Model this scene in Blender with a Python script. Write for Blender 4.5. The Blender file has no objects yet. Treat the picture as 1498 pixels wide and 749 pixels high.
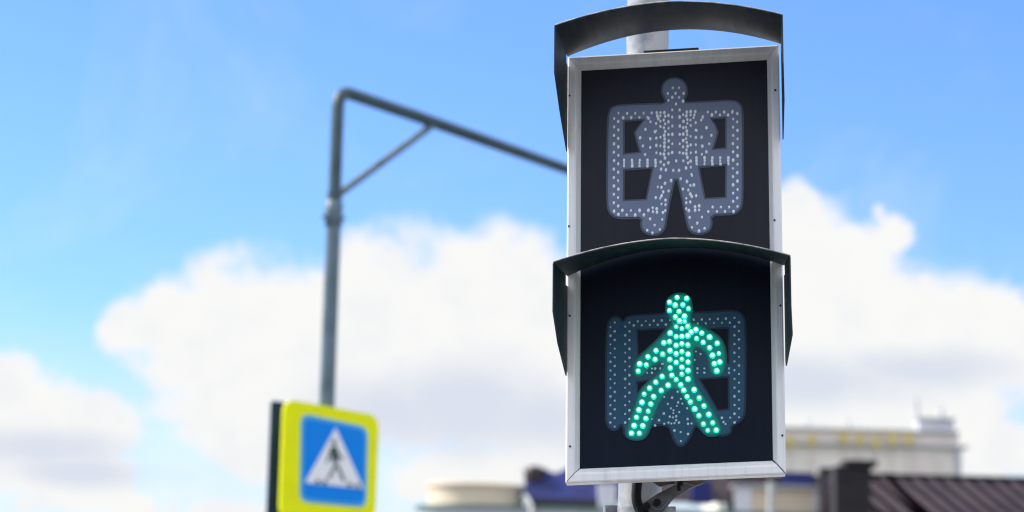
import bpy, math, random
import numpy as np
from mathutils import Vector, Matrix
from mathutils.geometry import tessellate_polygon
random.seed(7)
R_ = math.radians
SC = bpy.context.scene
COL = SC.collection

# ------------------------------------------------------------------ camera numbers
FPX, PITCH, ROLL = 3537.0, math.atan(.158), .0255
CAM = np.array([0, 0, 1.6])
_r0 = np.array([1., 0, 0]); FW = np.array([0, math.cos(PITCH), math.sin(PITCH)]); _u0 = np.array([0, -math.sin(PITCH), math.cos(PITCH)])
RT = math.cos(ROLL)*_r0 + math.sin(ROLL)*_u0
UP = -math.sin(ROLL)*_r0 + math.cos(ROLL)*_u0
def ray(px, py):
    return FW + RT*(px-749)/FPX + UP*(374.5-py)/FPX
def at(px, py, Y):                       # point of the place seen at a photo position, Y metres away
    d = ray(px, py); return CAM + d*(Y-CAM[1])/d[1]
def size(px, Y): return px/FPX*Y

# ------------------------------------------------------------------ helpers
def tag(o, label=None, cat=None, group=None, kind=None):
    if label: o['label'] = label
    if cat: o['category'] = cat
    if group: o['group'] = group
    if kind: o['kind'] = kind
    return o
def empty(name, loc=(0, 0, 0), parent=None):
    o = bpy.data.objects.new(name, None); o.empty_display_size = .1
    o.location = loc; o.parent = parent; COL.objects.link(o); return o

class MB:
    def __init__(s): s.v = []; s.f = []; s.sm = []
    def add(s, vs, fs, smooth=False):
        n = len(s.v); s.v += [tuple(map(float, p)) for p in vs]
        s.f += [tuple(i+n for i in f) for f in fs]; s.sm += [smooth]*len(fs); return s
    def box(s, x0, x1, y0, y1, z0, z1, c=0.0):
        if c <= 0:
            vs = [(x, y, z) for z in (z0, z1) for y in (y0, y1) for x in (x0, x1)]
            return s.add(vs, [(0, 2, 3, 1), (4, 5, 7, 6), (0, 1, 5, 4), (2, 6, 7, 3), (0, 4, 6, 2), (1, 3, 7, 5)])
        import bmesh
        bm = bmesh.new(); bmesh.ops.create_cube(bm, size=1)
        for v in bm.verts: v.co = Vector(((x0+x1)/2+v.co.x*(x1-x0), (y0+y1)/2+v.co.y*(y1-y0), (z0+z1)/2+v.co.z*(z1-z0)))
        bmesh.ops.bevel(bm, geom=list(bm.edges), offset=c, segments=2, affect='EDGES', profile=.5)
        bm.verts.index_update()
        s.add([v.co for v in bm.verts], [[v.index for v in f.verts] for f in bm.faces]); bm.free(); return s
    def tube(s, pts, rad, n=20, caps=True):
        pts = [Vector(p) for p in pts]; m = len(pts)
        rads = rad if isinstance(rad, (list, tuple)) else [rad]*m
        t = [(pts[min(i+1, m-1)]-pts[max(i-1, 0)]).normalized() for i in range(m)]
        a = Vector((0, 0, 1)) if abs(t[0].z) < .9 else Vector((1, 0, 0))
        u = (a - t[0]*a.dot(t[0])).normalized(); vs = []
        for i in range(m):
            u = (u - t[i]*u.dot(t[i])).normalized(); w = t[i].cross(u)
            vs += [pts[i] + (u*math.cos(2*math.pi*k/n)+w*math.sin(2*math.pi*k/n))*rads[i] for k in range(n)]
        fs = [(i*n+k, i*n+(k+1) % n, (i+1)*n+(k+1) % n, (i+1)*n+k) for i in range(m-1) for k in range(n)]
        s.add(vs, fs, True)
        if caps:
            s.add(vs[:n], [tuple(range(n))[::-1]]); s.add(vs[-n:], [tuple(range(n))])
        return s
    def prism(s, poly, holes, y0, y1):   # (x,z) outline with holes, y0 front .. y1 back
        loops = [poly]+list(holes)
        tri = tessellate_polygon([[Vector((x, z, 0)) for x, z in l] for l in loops])
        flat = [p for l in loops for p in l]; n = len(flat)
        vs = [(x, y0, z) for x, z in flat]+[(x, y1, z) for x, z in flat]
        fs = []
        for t in tri:
            a, b, c = [flat[i] for i in t]
            ar = (b[0]-a[0])*(c[1]-a[1])-(b[1]-a[1])*(c[0]-a[0])
            t = tuple(t) if ar > 0 else tuple(t)[::-1]
            fs += [t, tuple(i+n for i in t[::-1])]
        k = 0
        for l in loops:
            m = len(l)
            for i in range(m): fs.append((k+i, k+(i+1) % m, k+(i+1) % m+n, k+i+n))
            k += m
        return s.add(vs, fs)
    def ext(s, poly, d):                 # 3-D planar polygon thickened along vector d
        n = len(poly); P = [Vector(p) for p in poly]; d = Vector(d)
        return s.add(P+[p+d for p in P], [tuple(range(n)), tuple(range(n, 2*n))[::-1]]+[(i, i+n, (i+1) % n+n, (i+1) % n) for i in range(n)])
    def build(s, name, mat, parent=None, fn=None, loc=None):
        me = bpy.data.meshes.new(name)
        vs = [fn(*v) for v in s.v] if fn else s.v
        me.from_pydata(vs, [], s.f); me.polygons.foreach_set('use_smooth', s.sm)
        import bmesh
        bm = bmesh.new(); bm.from_mesh(me); bmesh.ops.recalc_face_normals(bm, faces=bm.faces); bm.to_mesh(me); bm.free()
        me.materials.append(mat); me.update()
        o = bpy.data.objects.new(name, me); o.parent = parent
        if loc is not None: o.location = loc
        COL.objects.link(o); return o

def chaikin(p, n=1):
    for _ in range(n):
        q = []
        for i in range(len(p)):
            a, b = p[i], p[(i+1) % len(p)]
            q += [(a[0]*.75+b[0]*.25, a[1]*.75+b[1]*.25), (a[0]*.25+b[0]*.75, a[1]*.25+b[1]*.75)]
        p = q
    return p
def offset(p, d):                        # grow (d>0) a simple polygon
    A = sum(p[i][0]*p[(i+1) % len(p)][1]-p[(i+1) % len(p)][0]*p[i][1] for i in range(len(p)))
    sg = 1 if A > 0 else -1; q = []
    for i in range(len(p)):
        a, b, c = Vector(p[i-1]), Vector(p[i]), Vector(p[(i+1) % len(p)])
        e1 = (b-a).normalized(); e2 = (c-b).normalized()
        n1 = Vector((e1.y, -e1.x)); n2 = Vector((e2.y, -e2.x)); nn = n1+n2
        L = nn.length
        if L < 1e-4: q.append(tuple(b)); continue
        nn /= L; k = min(1/max(nn.dot(n1), .3), 1.6)
        q.append(tuple(b+nn*d*sg*k))
    return q

# ------------------------------------------------------------------ materials
def mat(name, col, rough=.5, metal=0., spec=.5, var=0., vscale=8., bump=0., bscale=60., coat=0., emit=None, es=0., col2=None, thr=(.45, .65), stretch=(1, 1, 1), dust=None):
    m = bpy.data.materials.new(name); m.use_nodes = True
    nt = m.node_tree; b = nt.nodes['Principled BSDF']; L = nt.links.new
    b.inputs['Base Color'].default_value = (*col, 1); b.inputs['Roughness'].default_value = rough
    b.inputs['Metallic'].default_value = metal; b.inputs['Specular IOR Level'].default_value = spec
    b.inputs['Coat Weight'].default_value = coat
    tc = nt.nodes.new('ShaderNodeTexCoord'); mp = nt.nodes.new('ShaderNodeMapping'); mp.inputs['Scale'].default_value = stretch
    L(tc.outputs['Object'], mp.inputs['Vector'])
    if var or col2:
        n = nt.nodes.new('ShaderNodeTexNoise'); n.inputs['Scale'].default_value = vscale; n.inputs['Detail'].default_value = 7; n.inputs['Roughness'].default_value = .6
        L(mp.outputs[0], n.inputs['Vector'])
        r = nt.nodes.new('ShaderNodeValToRGB'); r.color_ramp.elements[0].position = thr[0]; r.color_ramp.elements[1].position = thr[1]
        c2 = col2 or tuple(c*(1-var) for c in col)
        r.color_ramp.elements[0].color = (*col, 1); r.color_ramp.elements[1].color = (*c2, 1)
        L(n.outputs['Fac'], r.inputs[0]); L(r.outputs[0], b.inputs['Base Color'])
        mr = nt.nodes.new('ShaderNodeMapRange'); mr.inputs['To Min'].default_value = rough*.85; mr.inputs['To Max'].default_value = min(1, rough*1.2)
        L(n.outputs['Fac'], mr.inputs[0]); L(mr.outputs[0], b.inputs['Roughness'])
    if bump:
        n2 = nt.nodes.new('ShaderNodeTexNoise'); n2.inputs['Scale'].default_value = bscale; n2.inputs['Detail'].default_value = 4
        L(mp.outputs[0], n2.inputs['Vector'])
        bp = nt.nodes.new('ShaderNodeBump'); bp.inputs['Strength'].default_value = bump; bp.inputs['Distance'].default_value = .002
        L(n2.outputs['Fac'], bp.inputs['Height']); L(bp.outputs[0], b.inputs['Normal'])
    if dust:                              # fine specks and faint run marks lying on the surface
        c_, amt = dust; src = b.inputs['Base Color'].links[0].from_socket
        g = nt.nodes.new('ShaderNodeMapping'); g.inputs['Scale'].default_value = (70, 8, 2.2); L(tc.outputs['Object'], g.inputs['Vector'])
        n3 = nt.nodes.new('ShaderNodeTexNoise'); n3.inputs['Scale'].default_value = 1; n3.inputs['Detail'].default_value = 5; L(g.outputs[0], n3.inputs['Vector'])
        n4 = nt.nodes.new('ShaderNodeTexNoise'); n4.inputs['Scale'].default_value = 260; n4.inputs['Detail'].default_value = 2; L(tc.outputs['Object'], n4.inputs['Vector'])
        q3 = nt.nodes.new('ShaderNodeMapRange'); q3.inputs['From Min'].default_value = .48; q3.inputs['From Max'].default_value = .78; L(n3.outputs['Fac'], q3.inputs[0])
        q4 = nt.nodes.new('ShaderNodeMapRange'); q4.inputs['From Min'].default_value = .64; q4.inputs['From Max'].default_value = .74; L(n4.outputs['Fac'], q4.inputs[0])
        mx = nt.nodes.new('ShaderNodeMath'); mx.operation = 'MAXIMUM'; L(q3.outputs[0], mx.inputs[0]); L(q4.outputs[0], mx.inputs[1])
        mu = nt.nodes.new('ShaderNodeMath'); mu.operation = 'MULTIPLY'; L(mx.outputs[0], mu.inputs[0]); mu.inputs[1].default_value = amt
        mm_ = nt.nodes.new('ShaderNodeMix'); mm_.data_type = 'RGBA'; L(mu.outputs[0], mm_.inputs[0]); L(src, mm_.inputs[6]); mm_.inputs[7].default_value = (*c_, 1)
        L(mm_.outputs[2], b.inputs['Base Color'])
    if emit:
        b.inputs['Emission Color'].default_value = (*emit, 1); b.inputs['Emission Strength'].default_value = es
    return m

M = {}
M['frame'] = mat('painted_aluminium', (.82, .81, .79), .34, 0, .5, vscale=9, col2=(.60, .58, .53), thr=(.58, .82), dust=((.26, .24, .20), .2), bump=.08, bscale=40, stretch=(3, 3, .7))
M['screw'] = mat('black_screw', (.015, .015, .015), .5)
M['visor'] = mat('charcoal_visor_paint', (.012, .024, .037), .5, 0, .3, vscale=14, dust=((.14, .14, .13), .25), col2=(.018, .032, .046), bump=.12, bscale=35)
M['edge'] = mat('sunlit_visor_edge', (.50, .48, .42), .5, vscale=30, col2=(.2, .2, .19))  # cream of the sunlit edge is put into the base colour
M['housing'] = mat('housing_plastic', (.03, .03, .033), .55, var=.3)
M['panel'] = mat('smoked_panel', (.0075, .0068, .012), .36, 0, .28, vscale=5, col2=(.010, .009, .015), dust=((.05, .05, .055), .07), bump=.03, bscale=120)
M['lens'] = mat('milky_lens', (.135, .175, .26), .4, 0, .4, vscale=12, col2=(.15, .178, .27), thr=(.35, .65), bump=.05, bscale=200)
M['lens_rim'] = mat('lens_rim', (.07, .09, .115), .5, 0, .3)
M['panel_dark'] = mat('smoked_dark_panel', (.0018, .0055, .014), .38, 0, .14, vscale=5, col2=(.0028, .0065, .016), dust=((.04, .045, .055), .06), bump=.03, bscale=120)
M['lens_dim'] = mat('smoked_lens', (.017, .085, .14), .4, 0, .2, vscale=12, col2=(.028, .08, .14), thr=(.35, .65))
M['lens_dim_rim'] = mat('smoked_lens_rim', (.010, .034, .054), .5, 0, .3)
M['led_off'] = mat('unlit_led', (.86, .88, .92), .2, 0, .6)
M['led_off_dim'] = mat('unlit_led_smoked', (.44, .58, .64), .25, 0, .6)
M['galv'] = mat('galvanised_steel', (.46, .46, .45), .55, .2, .4, vscale=16, col2=(.26, .28, .31), thr=(.44, .60), bump=.15, bscale=25)
M['pole'] = mat('grey_pole_paint', (.11, .165, .20), .45, 0, .5, var=.35, vscale=5)
M['pole_dark'] = mat('dark_green_grey_paint', (.042, .085, .10), .5, 0, .5, var=.3, vscale=5)
M['bracket'] = mat('bracket_steel', (.15, .15, .155), .45, .3, .5, vscale=22, col2=(.09, .085, .08), bump=.15, bscale=60)
M['cable'] = mat('cable_rubber', (.007, .007, .009), .7, 0, .3)
M['rust'] = mat('aged_plate', (.17, .145, .13), .6, .2, .4, vscale=25, col2=(.08, .07, .065))
M['yellow'] = mat('fluorescent_yellow', (.80, .82, .002), .5, 0, .2, var=.06, vscale=6)
M['blue'] = mat('sign_blue', (.005, .22, .72), .45, 0, .15)
M['sky_blue'] = mat('sign_light_blue', (.06, .40, .70), .35, 0, .5)
M['white'] = mat('sign_white', (.78, .78, .78), .4)
M['black'] = mat('sign_black', (.05, .08, .07), .45)
M['signback'] = mat('sign_back_paint', (.008, .028, .075), .6, 0, .2, var=.25, vscale=4)

# lit LED: hot centre, green towards its rim (the die sits in the middle of the dome)
def led_on():
    m = bpy.data.materials.new('lit_green_led'); m.use_nodes = True; nt = m.node_tree; nt.nodes.clear(); L = nt.links.new
    o = nt.nodes.new('ShaderNodeOutputMaterial'); e = nt.nodes.new('ShaderNodeEmission'); tc = nt.nodes.new('ShaderNodeTexCoord')
    sx = nt.nodes.new('ShaderNodeSeparateXYZ'); L(tc.outputs['Object'], sx.inputs[0])
    cm = nt.nodes.new('ShaderNodeCombineXYZ'); L(sx.outputs['X'], cm.inputs['X']); L(sx.outputs['Z'], cm.inputs['Y'])
    ln = nt.nodes.new('ShaderNodeVectorMath'); ln.operation = 'LENGTH'; L(cm.outputs[0], ln.inputs[0])
    mr = nt.nodes.new('ShaderNodeMapRange'); mr.inputs['From Max'].default_value = .0053; L(ln.outputs['Value'], mr.inputs[0])
    cr = nt.nodes.new('ShaderNodeValToRGB'); el = cr.color_ramp.elements
    el[0].position = 0; el[0].color = (.50, .62, .56, 1); el[1].position = 1; el[1].color = (.0, 5.0, 3.0, 1)
    k = el.new(.60); k.color = (.36, .56, .46, 1); k = el.new(.80); k.color = (.0, .42, .20, 1); k = el.new(.97); k.color = (.0, .30, .14, 1)
    L(mr.outputs[0], cr.inputs[0]); L(cr.outputs[0], e.inputs['Color']); oi = nt.nodes.new('ShaderNodeObjectInfo'); vr = nt.nodes.new('ShaderNodeMapRange'); vr.inputs['To Min'].default_value = LED_STRENGTH*.74; vr.inputs['To Max'].default_value = LED_STRENGTH*1.3
    L(oi.outputs['Random'], vr.inputs[0]); L(vr.outputs[0], e.inputs['Strength'])
    L(e.outputs[0], o.inputs['Surface']); return m
EXPOSURE = 1.22
LED_STRENGTH = .98
M['led_on'] = led_on()

# ================================================================== PEDESTRIAN SIGNAL
W, H, SH = .42, .8652, math.tan(R_(2.098))
S_O = np.array([.3207, 4.6953, 2.3421])
S_R = np.array((Matrix.Rotation(R_(-6.5), 3, 'Z') @ Matrix.Rotation(R_(-4.529), 3, 'X') @ Matrix.Rotation(R_(-1.336), 3, 'Y')))
def pl(px, py, y=0.0):                   # photo position -> (x,z) on the signal's face, y metres behind it
    d = S_R.T @ ray(px, py); c = S_R.T @ (CAM-S_O)
    t = (y-c[1])/d[1]; p = c+d*t
    return (p[0], p[2]-SH*p[0])
racked = lambda x, y, z: (x, y, z+SH*x)  # the old housing hangs slightly out of square
signal = empty('pedestrian_signal')
signal.matrix_world = Matrix.Translation(Vector(S_O)) @ Matrix([list(r) for r in S_R]).to_4x4()
tag(signal, 'two panel pedestrian traffic light with dark visors showing a lit green walking figure', 'pedestrian signal')
def sp(mb, name, m, parent=signal): return mb.build(name, m, parent, racked)

# housing behind the face
hb = MB(); hb.box(-W/2+.012, W/2-.012, .030, .105, -H/2+.035, H/2-.012, .006)
sp(hb, 'housing', M['housing'])
# frame: four mitred bars, sloping inwards
iL, iR, iT, iB = .0265, .0245, .0265, .0290
def bar(mb, a, b, c, d):
    # a,b outer ends; c,d inner ends (x,z); rounded crest near the outside
    def P(p, y): return (p[0], y, p[1])
    def mix(p, q, t): return (p[0]*(1-t)+q[0]*t, p[1]*(1-t)+q[1]*t)
    st = [(0, .032), (0, .004), (.04, .0012), (.12, 0), (.55, .0005), (.68, .002), (.97, .0125), (1, .0145), (1, .032)]
    vs = []
    for t, y in st: vs += [P(mix(a, c, t), y), P(mix(b, d, t), y)]
    n = len(st); fs = [(2*i, 2*i+1, 2*((i+1) % n)+1, 2*((i+1) % n)) for i in range(n)]
    fs += [tuple(range(0, 2*n, 2)), tuple(range(1, 2*n, 2))[::-1]]
    mb.add(vs, fs)
x0, x1, z0, z1 = -W/2-.004, W/2, -H/2, H/2
X0, X1, Z0, Z1 = x0+iL, x1-iR, z0+iB, z1-iT
g = .0007
fr = empty('frame', parent=signal)
for nm, a, b, c, d in (
    ('frame_bar', (x0, z0+g*2), (x0, z1), (X0, Z0+g*2), (X0, Z1)),
    ('frame_bar', (x1, z1), (x1, z0+g*3.2), (X1, Z1), (X1, Z0+g*3.2)),
    ('frame_bar', (x0+g, z1), (x1-g, z1), (X0+g, Z1), (X1-g, Z1)),
    ('frame_bar', (x0+g*1.2, z0), (x1-g*2.4, z0), (X0+g*1.2, Z0), (X1-g*2.4, Z0))):
    m_ = MB(); bar(m_, a, b, c, d); o_ = sp(m_, nm, M['frame'], fr)
sc_ = None
for px, py in ((832, 140), (832, 331), (833.5, 462), (834, 653), (1134, 132), (1133, 322), (1141.5, 447), (1144.5, 637)):
    x, z = pl(px, py)
    x = min(max(x, x0+.004), x1-.004)
    if sc_ is None:
        m_ = MB(); m_.tube([(0, -.0016, 0), (0, .004, 0)], .0021, 10); sc_ = m_.build('screw', M['screw'], fr)
        s2 = sc_
    else:
        s2 = sc_.copy(); COL.objects.link(s2)
    s2.location = racked(x, 0, z)
# small rubber tab on top
tb = MB(); a = pl(941, 76); b = pl(1022, 72)
tb.box(a[0], b[0], .004, .03, H/2+.001, H/2+.0055, .0015)
sp(tb, 'gasket_tab', M['housing'])

# visors
def visor(zc, half_r, half_f, dep=.205, sag_r=.043, sag_f=.032, drop=.2, kink=.093, right_flare=0., dl=.006, dc=.004, dr=.012, bow_=.002):
    t = .0022
    def prof(k):                          # k in 0..1 front factor -> list of (x,z)
        hw = half_r*(1-k)+half_f*k; sg = sag_r*(1-k)+sag_f*k; P = []
        n = 40
        for i in range(n+1):
            u = -1+2*i/n; P.append((hw*u+ (right_flare*k if u > 0 else 0)*u, zc+sg*(1-u*u)-k*((dl if u < 0 else dr)*abs(u)+dc*(1-abs(u)))))
        return P
    A, B = prof(0), prof(1)
    rows = 6; mb = MB(); vs = []; n = len(A)
    for layer in (0, t):
        for r in range(rows+1):
            k = r/rows
            for i in range(n):
                x = A[i][0]*(1-k)+B[i][0]*k; z = A[i][1]*(1-k)+B[i][1]*k
                vs.append((x*(1+layer/.22), .001-dep*k, z+layer))
    f = []; o = (rows+1)*n
    for r in range(rows):
        for i in range(n-1):
            q = (r*n+i, r*n+i+1, (r+1)*n+i+1, (r+1)*n+i); f.append(q); f.append(tuple(j+o for j in q[::-1]))
    for r in (0, rows):
        for i in range(n-1): f.append((r*n+i, r*n+i+1, o+r*n+i+1, o+r*n+i))
    for i in (0, n-1):
        for r in range(rows): f.append((r*n+i, (r+1)*n+i, o+(r+1)*n+i, o+r*n+i))
    mb.add(vs, f, False)
    root = sp(mb, 'visor', M['visor'])
    # cream lip added along the roof's front edge, sunlight put into its colour
    lip = MB(); pts = [(x*(1.002), -dep-.0002, z+t+.0003) for x, z in B]
    lip.tube(pts, .0012, 6); sp(lip, 'visor_lip', M['edge'], root)
    for s in (-1, 1):
        m2 = MB(); hr, hf = half_r, half_f+(right_flare if s > 0 else 0)
        def X(k): return s*(hr*(1-k)+hf*k)
        pl_ = [(0, -.020), (.12, -.020), (.13, 0), (1, 0), (1, -kink), (.55, -kink-.48*(drop-kink)), (.06, -drop+.004), (.02, -drop), (0, -drop+.012)]
        P = []
        for k, dz in pl_:
            bow = bow_*math.sin(math.pi*min(1, k))*(1 if s > 0 else .4)*min(1, -dz/.1)
            P.append((X(k)+s*bow, .001-dep*k, zc+dz-k*(dl if s < 0 else dr)))
        n_ = len(P); vs2 = P+[(x+s*t, y, z) for x, y, z in P]
        # fan the panel so that it may bow
        cx = (sum(p[0] for p in P)/n_, sum(p[1] for p in P)/n_, sum(p[2] for p in P)/n_)
        vs2 += [cx, (cx[0]+s*t, cx[1], cx[2])]
        fs = []
        for i in range(n_):
            j = (i+1) % n_; fs += [(i, j, 2*n_), (j+n_, i+n_, 2*n_+1), (i, i+n_, j+n_, j)]
        m2.add(vs2, fs); sp(m2, 'side_panel', M['visor'], root)
    return root
visor(H/2+.001, W/2+.0035, W/2+.0105, right_flare=-.0055)
zl = (pl(835, 402)[1]+pl(1128, 391)[1])/2
visor(zl, W/2+.002, W/2+.0105, right_flare=.0015, sag_r=.046, sag_f=.034, dl=.022, dc=.022, dr=.032, bow_=.007)

# lamp panels
def Z(zx, zy, oy): return (860+zx*260/749, oy+zy*260/749)       # position read off an enlarged view
PY = .0145
def up_(p, y=PY): return pl(*Z(p[0], p[1], 100), y)
def lo_(p, y=PY): return pl(*Z(p[0], p[1], 410), y)
hwv = W/2+.002
seam = lambda x, d: (x, zl+.046*(1-(x/hwv)**2)+d)
xs_ = [X0-.004+(X1-X0+.008)*i/24 for i in range(25)]
pm = MB(); pm.prism([seam(x, .0072) for x in xs_]+[(X1+.004, Z1+.004), (X0-.004, Z1+.004)], [], PY, .031)
panel_u = sp(pm, 'lamp_panel', M['panel']); panel_u['label'] = 'unlit upper panel with a grey standing figure'
pm = MB(); pm.prism([(X0-.004, Z0-.004), (X1+.004, Z0-.004)]+[seam(x, .0068) for x in xs_[::-1]], [], PY+.001, .031)
panel_l = sp(pm, 'lamp_panel', M['panel_dark']); panel_l['label'] = 'lower panel with a lit green walking figure'

U_out = [(330, 146), (312, 118), (306, 96), (312, 66), (334, 44), (364, 37), (394, 43), (416, 64), (424, 94), (418, 122), (404, 142),
         (450, 140), (530, 136), (600, 132), (632, 138), (652, 158), (657, 195), (657, 300), (656, 420), (656, 520), (654, 575), (642, 602), (618, 618), (580, 621), (522, 622),
         (527, 660), (516, 686), (492, 700), (466, 704), (438, 697), (420, 678), (411, 640), (398, 575), (384, 510), (371, 462),
         (360, 510), (346, 575), (334, 640), (328, 678), (310, 699), (280, 708), (250, 703), (228, 688), (219, 662), (224, 634),
         (180, 636), (132, 637), (100, 625), (82, 600), (78, 560), (77, 440), (78, 320), (80, 230), (84, 190), (96, 164), (125, 153), (180, 150), (260, 147)]
U_holes = [[(153, 224), (236, 217), (214, 246), (196, 272), (208, 318), (219, 354), (153, 361)],
           [(153, 430), (272, 421), (258, 490), (246, 553), (152, 557)],
           [(520, 214), (580, 210), (581, 336), (528, 341), (540, 304), (549, 270), (538, 240)],
           [(469, 419), (581, 409), (580, 544), (494, 549), (482, 490)]]
L_out = [(334, 137), (340, 112), (338, 86), (350, 68), (374, 60), (404, 62), (424, 76), (430, 100), (426, 122), (428, 134),
         (520, 130), (600, 124), (638, 130), (660, 150), (668, 190), (669, 300), (668, 420), (667, 530), (662, 575), (640, 602), (607, 616),
         (607, 640), (592, 655), (562, 660), (520, 652), (482, 640), (455, 615), (445, 640), (428, 672), (410, 696), (392, 704), (374, 697), (358, 672), (345, 635), (334, 618),
         (300, 614), (264, 622), (258, 650), (240, 670), (200, 674), (168, 670), (150, 652), (148, 628),
         (140, 612), (130, 630), (110, 638), (88, 628), (74, 602), (72, 560), (72, 440), (73, 320), (75, 220), (80, 180), (98, 156), (122, 150), (139, 158), (147, 172), (160, 152), (190, 145), (250, 142)]
L_holes = [[(209, 212), (262, 208), (322, 205), (296, 246), (250, 288), (212, 318)],
           [(208, 430), (252, 424), (226, 462), (211, 492)],
           [(502, 206), (592, 202), (593, 348), (578, 348), (574, 285), (558, 248), (530, 222)],
           [(472, 418), (592, 409), (593, 543), (548, 549), (508, 478)]]
def lens(conv, out, holes, panel, m_in, m_rim, y):
    o1 = [conv(p, y) for p in chaikin(out, 1)]
    if sum(o1[i-1][0]*o1[i][1]-o1[i][0]*o1[i-1][1] for i in range(len(o1))) < 0: o1 = o1[::-1]
    h1 = [[conv(p, y) for p in h] for h in holes]
    rim = MB(); rim.prism(o1, [offset(h, -.0012) for h in h1], y-.0012, y+.004)
    root = sp(rim, 'symbol_lens_rim', m_rim, panel)
    inn = MB(); inn.prism(offset(o1, -.0038), [offset(h, .0022) for h in h1], y-.0026, y-.0002)
    return sp(inn, 'symbol_lens', m_in, panel)
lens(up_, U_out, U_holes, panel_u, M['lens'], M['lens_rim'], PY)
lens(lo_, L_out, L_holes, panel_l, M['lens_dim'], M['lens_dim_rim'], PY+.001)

# unlit LEDs
def dome(mb, x, y, z, r, h, sq=1.0, n=8):
    vs = [(x, y-h, z)]; fs = []
    for k, (rr, hh) in enumerate(((.62, .8), (1, 0))):
        vs += [(x+r*rr*math.cos(2*math.pi*i/n), y-h*hh, z+r*sq*rr*math.sin(2*math.pi*i/n)) for i in range(n)]
    for i in range(n):
        j = (i+1) % n; fs += [(0, 1+i, 1+j), (1+i, 1+n+i, 1+n+j, 1+j)]
    mb.add(vs, fs, True)
U = [(358, 82), (384, 82), (337, 105), (370, 105), (404, 105), (340, 135), (356, 122), (385, 122), (401, 138), (371, 150)]
for i in range(13):
    U += [(128, 188+i*35.7), (110, 211+i*35.6)] if i < 12 else [(128, 616)]
    U += [(611+i*.15, 180+i*36.2) if i == 0 else (612, 213+(i-1)*34.8), (630, 190+i*35.7)] if i < 12 else []
for i in range(8): U.append((148+i*17.4, 208-18*(i % 2)-i*.3))
for i in range(7): U += [(146+i*18.1, 599+19*(i % 2)), (505+i*17.2, 184+12*(i % 2)), (508+i*17.5, 604-19*(i % 2))]
for x in (153, 186, 218, 251, 285): U += [(x, 387), (x, 399), (x, 411)]
for x in (458, 492, 524, 558, 592): U += [(x, 377), (x, 390), (x, 403)]
for y in (175, 205, 243, 278, 318, 355): U += [(356, y), (387, y)]
U += [(372, 390), (360, 430), (384, 430), (256, 210), (264, 225), (242, 257), (220, 292), (231, 327), (241, 363), (263, 297), (263, 333), (283, 267),
      (484, 205), (477, 218), (500, 250), (458, 262), (521, 282), (512, 318), (480, 290), (482, 328), (500, 352), (480, 362)]
for y in range(186, 385, 16):
    U += [(323+3*math.sin(y), y), (417+3*math.sin(y*1.3), y-2)]
for y in (186, 200, 222, 245, 290, 327, 360, 395): U += [(306, y), (433, y-4)]
for x, y in ((290, 186), (292, 200), (297, 212), (452, 182), (449, 196), (446, 208)): U.append((x, y))
for y in range(198, 370, 27): U += [(340, y), (402, y-2)]
for y in range(232, 380, 31): U += [(288, y), (455, y-3)]
LG = [(340, 398), (320, 407), (308, 425), (306, 455), (329, 428), (350, 473), (325, 485), (310, 502), (295, 500), (341, 517), (318, 521), (304, 460), (286, 545), (305, 548), (310, 538),
      (327, 556), (310, 572), (327, 575), (327, 600), (273, 588), (290, 592), (274, 605), (291, 607), (262, 635), (313, 637), (282, 661), (250, 683), (303, 679), (273, 694), (316, 608)]
U += LG + [(742-x, y-8) for x, y in LG]
lm = MB()
for x, y in U:
    a = up_((x+random.uniform(-.8, .8), y), PY-.0026); kk = random.uniform(.82, 1.12); dome(lm, a[0], PY-.0024, a[1], .0028*kk, .0020, 1.4)
o = sp(lm, 'led', M['led_off'], panel_u); o['kind'] = 'stuff'
L = []
for i in range(13):
    L += [(113, 178+i*36.6), (95, 197+i*36.6)] if i < 12 else [(113, 617)]
    if i < 12: L += [(175, 178+i*37), (157, 195+i*36.8)]
    if i < 13: L += [(618, 158+i*36.8)]
    if i < 12: L += [(637, 177+i*36.4)]
for i in range(26):
    x = 193+i*16.9
    if x < 605: L.append((x, (190 if i % 2 == 0 else 173)-(x-193)*.03))
for x in (250, 270, 462, 491, 595): L += [(x, 372), (x, 390)]
for x, y in ((305, 372), (312, 352), (455, 300), (475, 311), (450, 336), (283, 372), (283, 612), (300, 590), (322, 605), (322, 492), (337, 521), (320, 562), (355, 495), (350, 540), (360, 560), (378, 470), (345, 575), (340, 600),
             (358, 578), (372, 590), (384, 600), (352, 604), (375, 530), (385, 556), (392, 500), (380, 515), (398, 520), (420, 585), (422, 605), (418, 540), (437, 604), (365, 633), (391, 640), (422, 648), (392, 678), (365, 602), (372, 573), (361, 548),
             (565, 580), (572, 598), (600, 579), (580, 606), (270, 585), (340, 330), (316, 352)): L.append((x, y))
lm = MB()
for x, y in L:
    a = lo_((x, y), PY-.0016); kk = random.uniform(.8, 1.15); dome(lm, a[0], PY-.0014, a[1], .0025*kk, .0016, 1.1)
o = sp(lm, 'led', M['led_off_dim'], panel_l); o['kind'] = 'stuff'
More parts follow.
